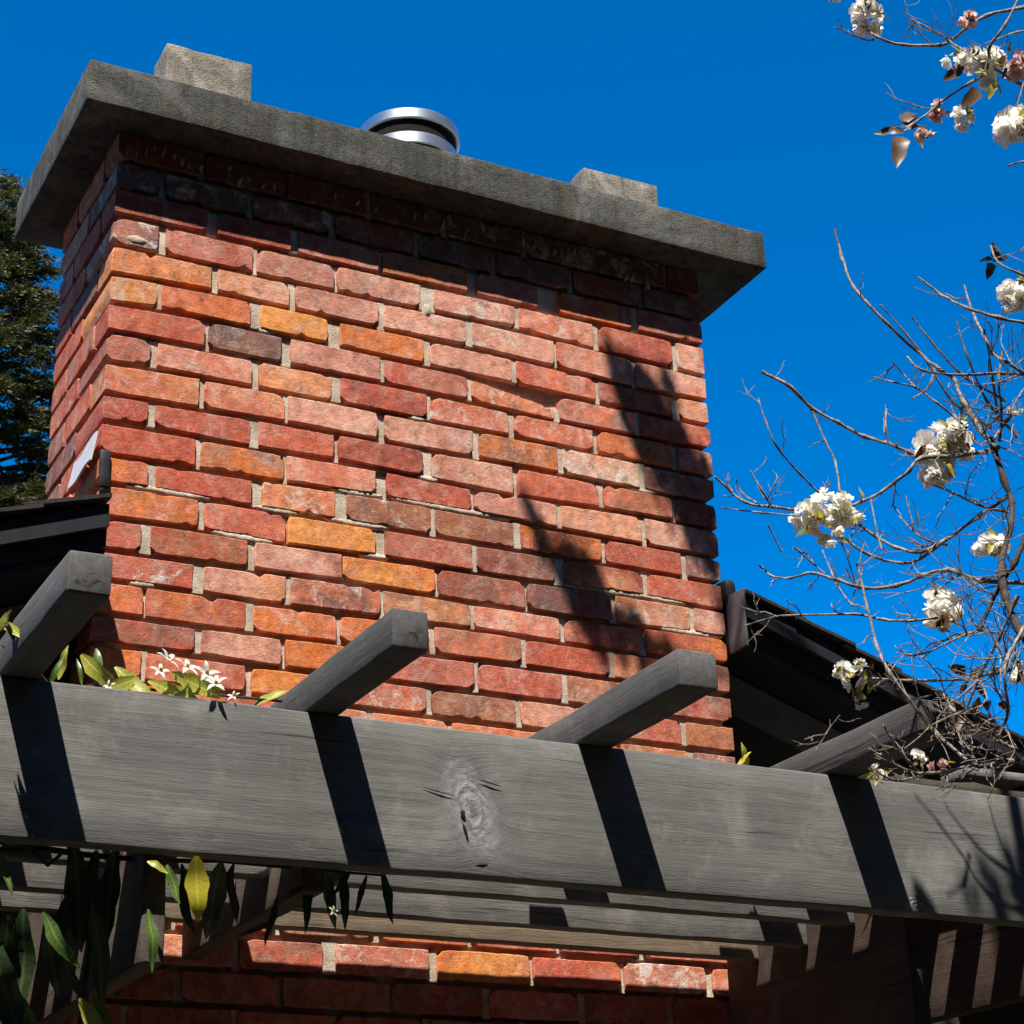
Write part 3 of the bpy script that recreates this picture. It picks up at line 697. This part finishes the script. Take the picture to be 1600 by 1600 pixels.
for q in [(118,1318,126,1490,-.60,-.55,'D',1.6),(150,1330,128,1590,-.58,-.5,'D',1.2),(178,1330,160,1480,-.6,-.52,'D',1.4),(40,1420,26,1610,-.62,-.58,'D',1.5),(66,1425,112,1512,-.70,-.74,'G',1.4),
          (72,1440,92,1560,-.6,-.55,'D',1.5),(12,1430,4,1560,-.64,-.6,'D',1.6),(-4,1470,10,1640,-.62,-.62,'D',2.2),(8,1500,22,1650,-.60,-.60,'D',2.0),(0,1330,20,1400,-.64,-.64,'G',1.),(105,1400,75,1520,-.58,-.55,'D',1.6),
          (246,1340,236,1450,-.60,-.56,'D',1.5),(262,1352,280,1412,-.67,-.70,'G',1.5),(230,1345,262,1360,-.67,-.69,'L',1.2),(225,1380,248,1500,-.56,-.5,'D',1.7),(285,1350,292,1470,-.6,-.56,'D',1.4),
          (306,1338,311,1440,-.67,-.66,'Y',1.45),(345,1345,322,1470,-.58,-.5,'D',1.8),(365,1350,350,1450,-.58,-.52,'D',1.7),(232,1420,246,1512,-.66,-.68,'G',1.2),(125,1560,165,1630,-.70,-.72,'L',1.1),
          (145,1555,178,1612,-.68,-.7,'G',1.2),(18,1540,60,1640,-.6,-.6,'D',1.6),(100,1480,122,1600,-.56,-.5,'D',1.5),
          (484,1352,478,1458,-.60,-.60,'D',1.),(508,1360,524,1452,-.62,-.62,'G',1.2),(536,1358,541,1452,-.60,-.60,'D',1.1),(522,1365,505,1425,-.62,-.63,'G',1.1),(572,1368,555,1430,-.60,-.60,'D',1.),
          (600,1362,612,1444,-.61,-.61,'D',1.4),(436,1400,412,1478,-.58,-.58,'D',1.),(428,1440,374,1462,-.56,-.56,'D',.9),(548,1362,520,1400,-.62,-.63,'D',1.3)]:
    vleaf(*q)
def vstem(pts, r0, r1):
    P = [at(a, b, y) for a, b, y in pts]; mb = MB(); n = len(P)
    mb.tube(P, [r0+(r1-r0)*i/(n-1) for i in range(n)], 6); o = mb.build('stem', BARK, vine, 60); return fix(o)
vstem([(10,975,-.8),(40,1030,-.66),(80,1075,-.60),(160,1072,-.59),(240,1078,-.6),(330,1085,-.6),(440,1096,-.58)], .004, .002)
vstem([(-20,1330,-.6),(60,1325,-.59),(130,1335,-.57),(240,1345,-.57),(340,1345,-.56),(480,1358,-.58),(600,1368,-.6)], .006, .002)
vstem([(80,1075,-.60),(95,1200,-.60),(110,1330,-.58),(140,1480,-.54),(120,1640,-.5)], .005, .004)
vstem([(-20,1320,-.64),(20,1310,-.62),(50,1330,-.60),(75,1352,-.6),(95,1335,-.6)], .005, .003)
fm = leaf_mesh('petal', 1, .34, PETAL, .15, .2)
for (px, py, Y, s) in [(262,1030,-.63,.024),(292,1042,-.65,.026),(322,1052,-.66,.024),(336,1068,-.67,.022),(250,1048,-.64,.018),(170,1072,-.65,.012),(521,1424,-.64,.010),(365,1088,-.66,.012)]:
    c = at(px, py, Y); e = bpy.data.objects.new('flower', None)
    mb = MB(); mb.tube([c, c+Vector((.002, -.002, .004))], [.0022, .003], 6)
    f = mb.build('flower', YLEAF, vine); fix(f)
    axis = (TOCAM*.5+Vector((RV.uniform(-.5, .5), RV.uniform(-.4, .1), RV.uniform(.3, .9)))).normalized(); t = axis.orthogonal().normalized()
    for k in range(5):
        d = Matrix.Rotation(2*pi*k/5+RV.uniform(-.2, .2), 3, axis) @ t + axis*RV.uniform(.1, .5)
        mt = orient(c, d, axis); p = add_leaf(fm, mt, f, 'petal', s); 

# --- cherry tree
RT = random.Random(5)
tree = empty('cherry_tree', (3.4, -1.7, GROUND), 'flowering cherry tree with bare twigs and white double blossom at the right', 'tree')
PATHS = []
def smooth_path(P, sub=3):
    out = []
    for i in range(len(P)-1):
        p0 = P[max(i-1, 0)]; p1 = P[i]; p2 = P[i+1]; p3 = P[min(i+2, len(P)-1)]
        for k in range(sub):
            t = k/sub
            out.append(.5*((2*p1)+(p2-p0)*t+(2*p0-5*p1+4*p2-p3)*t*t+(3*p1-p0-3*p2+p3)*t**3))
    return out+[P[-1]]
def branch(P, r0, r1, name='branch', mat=None, n=6, jit=.25):
    P = smooth_path([Vector(p) for p in P], 4); N = len(P); mb = MB(); PATHS.append(P)
    rads = [(r0+(r1-r0)*i/(N-1))*(1+.18*RT.uniform(-1, 1)+(.35 if i % 4 == 0 else 0)) for i in range(N)]
    P = [p+Vector((RT.uniform(-1, 1), RT.uniform(-1, 1), RT.uniform(-1, 1)))*max(r0, r1)*jit for p in P]
    mb.tube(P, rads, n); o = mb.build(name, mat or (BARK if max(r0, r1) > .006 else TWIG), tree, 60); return fix(o)
def pb(pts, Y0, Y1, w0, w1):
    """branch traced along the photograph at depth Y0..Y1, widths in pixels"""
    n = len(pts); Ys = [Y0+(Y1-Y0)*i/(n-1)+RT.uniform(-.02, .02) for i in range(n)]
    s = lambda Y: (Y-CAM.y)/.81/FPX
    return branch([at(x, y, yy) for (x, y), yy in zip(pts, Ys)], w0*.40*s(Y0), w1*.40*s(Y1))
TW = [
 ([(1455,722),(1420,706),(1385,692),(1350,682),(1310,660),(1267,637),(1235,605),(1191,581)],-1.15,-1.05,9,7),
 ([(1267,638),(1290,690),(1305,722),(1312,768)],-1.08,-1.12,5,4),
 ([(1560,702),(1500,712),(1440,716),(1420,736),(1390,760),(1345,785),(1300,800)],-1.3,-1.12,10,7),
 ([(1270,800),(1205,792),(1165,785),(1140,766),(1117,744)],-1.12,-1.05,7,4),
 ([(1205,791),(1190,766),(1173,735)],-1.1,-1.08,5,3),([(1182,786),(1158,768),(1150,748)],-1.1,-1.08,4,3),([(1250,806),(1190,801),(1125,793)],-1.1,-1.05,4,2.5),
 ([(1280,770),(1250,740),(1215,700),(1197,660),(1185,622)],-1.2,-1.25,5,3),
 ([(1575,775),(1530,806),(1480,842),(1440,862),(1400,855),(1365,836),(1325,806)],-1.3,-1.12,9,6),
 ([(1480,842),(1440,872),(1410,880),(1360,868),(1320,842)],-1.25,-1.15,7,5),
 ([(1610,912),(1530,906),(1480,891),(1440,900),(1400,915),(1350,918),(1310,907),(1270,895),(1235,903),(1205,899),(1188,884)],-1.35,-1.05,11,4),
 ([(1560,700),(1545,688),(1525,660),(1505,628),(1490,592),(1470,580),(1430,546),(1385,505),(1335,450),(1315,400),(1305,358)],-1.35,-1.2,12,5),
 ([(1505,628),(1500,655),(1498,672)],-1.3,-1.28,6,4),
 ([(1620,508),(1560,496),(1510,481),(1470,460),(1434,433)],-1.5,-1.35,10,4),
 ([(1620,600),(1580,570),(1552,553),(1540,530),(1525,500),(1515,475),(1507,445)],-1.45,-1.35,9,4),
 ([(1620,588),(1560,583),(1500,586),(1440,578),(1418,558)],-1.4,-1.3,8,4),
 ([(1510,668),(1490,650),(1465,630),(1430,605),(1400,598),(1366,590)],-1.3,-1.2,6,3),([(1430,605),(1412,585),(1394,566)],-1.25,-1.22,4,3),
 ([(1388,694),(1384,665),(1385,640)],-1.15,-1.15,6,4),
 ([(1562,690),(1565,640),(1560,600),(1566,550)],-1.35,-1.4,7,5),([(1600,640),(1575,655),(1550,690)],-1.4,-1.35,9,7),
 ([(1575,800),(1530,790),(1490,770),(1450,755)],-1.3,-1.15,6,4),
 ([(1222,862),(1200,820)],-1.1,-1.1,4,3),([(1290,897),(1270,880),(1240,855)],-1.15,-1.12,4,3),([(1332,946),(1310,918),(1285,860)],-1.2,-1.15,5,3),
 ([(1340,916),(1335,905),(1315,845)],-1.2,-1.18,4,3),([(1380,858),(1375,850),(1360,780)],-1.2,-1.15,4,3),([(1480,852),(1440,840),(1405,806)],-1.25,-1.2,5,3),
 ([(1620,1186),(1560,1190),(1521,1195),(1460,1142),(1418,1090),(1390,1050),(1370,1008),(1353,940),(1345,905),(1338,880)],-1.35,-1.2,9,5),
 ([(1470,965),(1420,970),(1380,968),(1336,960),(1230,962),(1205,965),(1166,977)],-1.3,-1.05,6,3),([(1215,964),(1195,956),(1180,960)],-1.06,-1.05,3,2),
 ([(1600,1045),(1550,1052),(1510,1060),(1430,1064),(1355,1060)],-1.4,-1.15,8,5),
 ([(1437,1209),(1420,1190),(1400,1165),(1380,1133)],-1.02,-1.1,7,4),([(1437,1209),(1405,1198),(1377,1177)],-1.02,-1.08,5,3),([(1440,1212),(1400,1220),(1368,1204)],-1.0,-1.02,5,3),
 ([(1521,1195),(1480,1205),(1437,1209)],-1.3,-1.02,6,6),
 ([(1620,1184),(1560,1158),(1520,1135),(1488,1108),(1475,1085)],-1.4,-1.3,9,5),([(1275,1172),(1295,1140),(1312,1118)],-.9,-.95,3,2.5),
 ([(1560,990),(1530,985),(1490,1000),(1442,1022),(1400,1020)],-1.35,-1.25,6,3),
 ([(1590,930),(1560,1000),(1530,1060),(1505,1120)],-1.45,-1.35,9,5),([(1600,980),(1570,1040),(1575,1110),(1560,1150)],-1.5,-1.45,9,5),
 # upper right
 ([(1640,-10),(1600,10),(1540,25),(1510,45),(1490,60),(1470,70),(1410,70),(1370,58),(1350,40)],-1.5,-1.3,10,6),([(1365,62),(1350,62),(1305,42)],-1.32,-1.3,4,3),
 ([(1640,160),(1590,128),(1540,100),(1500,75),(1465,52),(1425,30)],-1.5,-1.35,9,5),([(1550,104),(1545,75),(1570,40),(1600,-20)],-1.45,-1.5,8,6),([(1548,66),(1590,50),(1640,45)],-1.45,-1.5,6,5),
 ([(1560,104),(1515,130),(1475,156),(1440,185),(1412,205)],-1.45,-1.35,8,4),([(1640,245),(1600,252),(1575,259)],-1.5,-1.45,6,4),([(1600,130),(1590,165),(1585,200)],-1.5,-1.45,6,5),
 ([(1640,440),(1600,430),(1560,410),(1548,385)],-1.5,-1.4,7,5),
]
for q in TW: pb(*q)
# main limbs and trunk, mostly outside the frame
lim = [at(1548,686,-1.35), at(1569,750,-1.37), at(1581,785,-1.38), at(1578,828,-1.40), at(1564,895,-1.42), at(1590,980,-1.46), at(1660,1080,-1.52)]
branch(lim, .0042, .0058, 'limb', BARK, 8, .1)
branch([at(1658,1076,-1.52), at(1760,1200,-1.6), at(1850,1420,-1.65), Vector((3.2,-1.7,-2.2)), Vector((3.4,-1.7,-2.9))], .010, .034, 'limb', BARK, 8, .1)
branch([at(1610,820,-1.45), at(1585,880,-1.44), at(1562,915,-1.42), at(1530,985,-1.4)], .0045, .003, 'limb', BARK, 8, .1)
branch([at(1640,-10,-1.5), at(1690,150,-1.52), at(1710,330,-1.53), at(1690,520,-1.5), at(1740,760,-1.55), at(1900,1050,-1.6), Vector((3.2,-1.68,-2.0)), Vector((3.4,-1.7,-2.7))], .010, .035, 'limb', BARK, 8, .1)
branch([(3.4,-1.7,GROUND), (3.41,-1.71,-3.3), (3.4,-1.7,-2.9), (3.38,-1.7,-2.5)], .085, .045, 'trunk', BARK, 12, .08)
# fine twigs
tm = MB()
def twig(p, d, L, r, depth=0):
    P = [p]; n = 4; d = d.normalized()
    for i in range(n):
        d = (d+Vector((RT.uniform(-1, 1), RT.uniform(-1, 1), RT.uniform(-.7, 1)))*.42).normalized(); P.append(P[-1]+d*L/n)
    tm.tube(P, [r*(1-.5*i/n) for i in range(n+1)], 5)
    if depth < 1:
        for i in (1, 2, 3):
            if RT.random() < .6: twig(P[i], d+Vector((RT.uniform(-1, 1), RT.uniform(-1, 1), RT.uniform(-1, 1)))*.8, L*.5, r*.65, depth+1)
def topx(p):
    d = Vector(p)-CAM; q = d.dot(fw); return 800+FPX*d.dot(rt)/q, 800-FPX*d.dot(up)/q
roots = []
for P in PATHS:
    for i in range(1, len(P)-1):
        x, y = topx(P[i])
        if x < 1640 and y > -40: roots.append((P[i], (P[i+1]-P[i-1]).normalized(), x, y))
cnt = 0
while cnt < 260:
    p, t, x, y = RT.choice(roots)
    wt = 1. if (x > 1490 and y > 850) else .45 if (x > 1500 and y > 560) else .35 if y > 760 else .10
    if RT.random() > wt: continue
    cnt += 1; n = Vector((RT.uniform(-1, 1), RT.uniform(-1, 1), RT.uniform(-.6, 1))); n = (n-t*n.dot(t)).normalized()
    sg = 1 if t.x < 0 else -1
    twig(p, t*sg*.7+n, RT.uniform(.03, .06) if x < 1450 else RT.uniform(.05, .14), RT.uniform(.0008, .0016))
o = tm.build('twigs', TWIG, tree, 60); fix(o); o['kind'] = 'stuff'
# blossom clusters: double flowers packed with petals, a few young leaves
CL = [leaf_mesh('young_leaf', 1, .36, YLEAF, .25, .4), leaf_mesh('bronze_leaf', 1, .36, BRONZE, .25, .4)]
def cluster(c, R, nf, seed, mat=None, leaves=4, lk=0, squash=1.):
    rr = random.Random(seed); mb = MB()
    for f in range(int(nf*1.45)):
        d = Vector((rr.gauss(0, 1), rr.gauss(0, 1), rr.gauss(0, 1))).normalized(); d.z *= squash
        fc = c+d*R*rr.uniform(.05, .78); ax = (d+Vector((rr.uniform(-.3, .3), rr.uniform(-.3, .3), rr.uniform(-.3, .3)))).normalized(); t = ax.orthogonal().normalized(); b = ax.cross(t)
        fs = R*rr.uniform(.50, .68)
        for k in range(15):
            lay = k/15; an = k*2.4+rr.uniform(-.3, .3); el = .15+1.1*(1-lay)**1.0*rr.uniform(.7, 1.1)
            rad = (t*cos(an)+b*sin(an)); dirn = rad*cos(el)+ax*sin(el); side = ax.cross(rad).normalized()
            L = fs*rr.uniform(.75, 1.05); wd = L*.42; upn = dirn.cross(side)
            p0 = fc; p1 = fc+dirn*L*.55; p2 = fc+dirn*L+upn*L*rr.uniform(-.18, .18)
            mb.add([p0, p1-side*wd+ax*L*.06, p1+side*wd+ax*L*.06, p2-side*wd*.55, p2+side*wd*.55, p1], [(0, 5, 1), (0, 2, 5), (1, 5, 4, 3), (5, 2, 4)])
    o = mb.build('blossom_cluster', mat or PETAL, tree); o.data.shade_smooth(); o.data.transform(Matrix.Translation(-c)); o.location = c; fix(o)
    for k in range(int(leaves*1.7)):
        d = (TOCAM*1.1+Vector((rr.gauss(0, .45), rr.gauss(0, .3), rr.gauss(0, .45)))).normalized()
        d2 = (d+Vector((rr.gauss(0, 1), rr.gauss(0, .5), rr.gauss(0, 1)))*1.1).normalized()
        add_leaf(CL[lk if rr.random() < .75 else 1-lk], orient(c+d*R*1.02, d2, Vector((rr.uniform(-1, 1), -1, rr.uniform(0, 1)))), o, 'leaf', R*rr.uniform(.55, 1.0))
    return o
BC = [(1358,26,-1.3,40,10,0,3,1),(1302,-4,-1.3,16,4,0,1,0),(1512,28,-1.45,24,5,1,2,1),(1510,92,-1.42,40,8,0,4,0),(1545,112,-1.44,44,9,0,4,0),(1590,100,-1.46,38,7,1,3,1),(1584,196,-1.45,52,14,0,4,0),
      (1466,178,-1.36,28,5,1,3,1),(1505,190,-1.38,27,5,0,4,0),(1440,208,-1.35,20,4,1,2,1),(1586,455,-1.42,38,10,0,4,0),(1452,700,-1.16,40,10,0,2,0),(1492,690,-1.2,38,9,0,8,0),(1468,738,-1.17,36,8,0,2,1),
      (1272,806,-1.12,34,8,0,3,0),(1318,796,-1.13,34,8,0,4,0),(1296,826,-1.13,28,6,0,2,0),(1290,772,-1.12,20,3,0,4,0),(1468,950,-1.28,38,9,0,4,1),(1318,1045,-1.1,24,5,0,2,0),(1336,1062,-1.12,30,3,0,11,0),(1345,1092,-1.12,14,3,0,2,0),
      (1550,850,-1.35,34,7,0,4,0),(1596,1048,-1.45,26,6,0,3,1),(1438,1186,-1.02,18,4,0,3,1),(1372,1210,-1.0,18,4,0,4,0),(1470,1196,-1.05,18,4,1,3,1),(1585,640,-1.4,16,3,0,4,0)]
for i, (px, py, Y, rpx, nf, pk, lv, lk) in enumerate(BC):
    c = at(px, py, Y); cluster(c, rpx*(Y-CAM.y)/.81/FPX, nf, 300+i, PINK if pk else PETAL, lv, lk)
# loose dark leaves
def tleaf(px0, py0, px1, py1, Y, k=1, sc=1.):
    a = at(px0, py0, Y); b = at(px1, py1, Y+RT.uniform(-.03, .03)); d = b-a
    add_leaf(CL[k], orient(a, d, TOCAM+Vector((RT.uniform(-.5, .5), 0, .4))), tree, 'leaf', d.length)
for q in [(1412,206,1366,202),(1420,200,1417,160),(1408,212,1404,248),(1425,200,1450,190),(1430,205,1442,225),(1552,405,1528,405),(1550,400,1560,372),(1553,408,1580,395),(1550,410,1545,430),
          (1510,1055,1492,1040),(1515,1060,1540,1040),(1512,1065,1498,1085),(1525,1075,1550,1090),(1530,1090,1520,1120),(1535,1100,1560,1120),(1505,1120,1490,1140),(1545,1060,1560,1040),(1560,1100,1590,1115),(1540,1130,1570,1140),
          (1480,690,1500,720),(1555,840,1580,850),(1500,108,1480,120),(1530,140,1510,160)]:
    tleaf(*q, -1.3)
# blossoming crown above the frame; it throws the shade on the stack and on the beam
def up_from(px, py, Y, plane=0.0):
    p = at(px, py, plane); t = (Y-p.y)/LD.y; return p+LD*t
SH = [(968,588,.030),(1000,612,.036),(1040,590,.020),(985,650,.036),(1025,650,.040),(1045,615,.022),(1005,690,.034),(1045,690,.044),(1070,720,.040),(1030,725,.036),(1060,755,.036),(1095,745,.034),(1085,790,.040),(1110,770,.026),(1100,820,.036),(1075,830,.020),(1105,860,.026),
      (820,785,.014),(835,810,.018),(848,840,.018),(865,862,.022),(890,890,.034),(920,905,.038),(905,935,.036),(935,940,.040),(950,965,.028),(985,975,.026),(965,990,.024),(1010,1000,.024),(935,985,.022),(1040,1020,.022),(1000,1025,.02),(1130,960,.02)]
for i, (px, py, R) in enumerate(SH):
    c = up_from(px, py, -1.15+.05*math.sin(i*2.1)); cluster(c, R*1.15, 9, 500+i, None, 3, i % 2)
ups = lambda lst: [up_from(a, b, -1.15) for a, b in lst]
top = at(1640, -10, -1.5)
def chain(lst, r0, r1): branch(ups(lst), r0, r1, 'branch', BARK, 6, .1)
chain([(1110,860),(1085,790),(1045,690),(1000,620),(945,540)], .009, .003)
chain([(1040,1020),(950,960),(890,890),(845,830),(810,770)], .007, .003)
A = up_from(1110, 860, -1.15); B = up_from(1040, 1020, -1.15)
branch([top, top+Vector((-.1, .05, .5)), (top+A)/2+Vector((.2, 0, .6)), A+Vector((.25, -.05, .1)), A], .014, .009, 'limb', BARK, 8, .1)
branch([(top+A)/2+Vector((.2, 0, .6)), B+Vector((.3, -.1, .1)), B], .010, .007, 'limb', BARK, 8, .1)
SB = [(1535,1355,.020),(1560,1400,.026),(1520,1405,.020),(1592,1395,.028),(1575,1335,.018),(1560,1432,.022)]
for i, (px, py, R) in enumerate(SB):
    c = up_from(px, py, -1.9, YBF); cluster(c, R, 7, 600+i, None, 2, i % 2)
branch([up_from(a, b, -1.9, YBF) for a, b in [(1700,1300),(1600,1370),(1540,1380),(1500,1390)]], .005, .003, 'branch', BARK, 6, .1)
for lst in ([(1600,1430),(1545,1400),(1500,1330),(1470,1290),(1430,1245)],[(1620,1380),(1560,1350),(1515,1305),(1478,1258)],[(1640,1440),(1595,1390),(1565,1320),(1545,1255)],[(1610,1420),(1602,1350),(1588,1262)],[(1515,1335),(1505,1375),(1480,1400)]):
    branch([up_from(a, b, -1.02, YBF) for a, b in lst], .0030, .0014, 'branch', TWIG, 5, .2)

# ------------------------------------------------------------------ conifer behind the house
RN = random.Random(17)
ctr = at(-36, 560, 7.0)
con = empty('conifer_tree', (ctr.x, 7.0, GROUND), 'dark green conifer tree behind the roof at the left edge', 'tree')
mb = MB(); HT = at(0, 262, 7.0).z
mb.tube([(ctr.x, 7, GROUND), (ctr.x+.02, 7, 0), (ctr.x, 7, HT)], [.22, .12, .015], 10)
fix(mb.build('trunk', CBARK, con, 60))
cr = MB()
def spray(p, d, L):
    d = d.normalized(); s = d.cross(Vector((0, 0, 1))).normalized(); n = 7
    for i in range(n):
        t = i/n; q = p+d*L*t+Vector((0, 0, -.25*L*t*t))
        for sg in (-1, 1):
            e = (d*.8+s*sg*RN.uniform(.5, .9)+Vector((0, 0, RN.uniform(-.35, .25)))).normalized(); l = L*.30*(1-.6*t)*RN.uniform(.7, 1.2)
            wv = Vector((RN.uniform(-1, 1), RN.uniform(-1, 1), RN.uniform(-1, 1))).normalized()*l*.22
            cr.add([q, q+e*l*.5+wv, q+e*l, q+e*l*.5-wv], [(0, 1, 2, 3)])
limbs = MB(); z = -2.4
while z < HT-.05:
    rmax = .86*min(1., (HT-z)/2.2)**.8+.03
    for k in range(10):
        a = RN.uniform(0, 2*pi); L = rmax*RN.uniform(.65, 1.15); d = Vector((cos(a), sin(a), .12)); p0 = Vector((ctr.x, 7, z+RN.uniform(-.06, .06)))
        tip = p0+d*L+Vector((0, 0, -.22*L)); limbs.tube([p0, p0+d*L*.5, tip], [.014, .009, .003], 4)
        for j in range(int(27*L/.6)+3):
            t = RN.uniform(.3, 1.0); q = p0+d*L*t+Vector((0, 0, -.22*L*t*t))
            spray(q, d+Vector((RN.uniform(-1, 1), RN.uniform(-1, 1), RN.uniform(-.5, .5)))*.9, RN.uniform(.10, .20))
    z += .085
o = limbs.build('branches', CBARK, con); fix(o); o['kind'] = 'stuff'
o = cr.build('crown', NEEDLE, con); fix(o); o['kind'] = 'stuff'
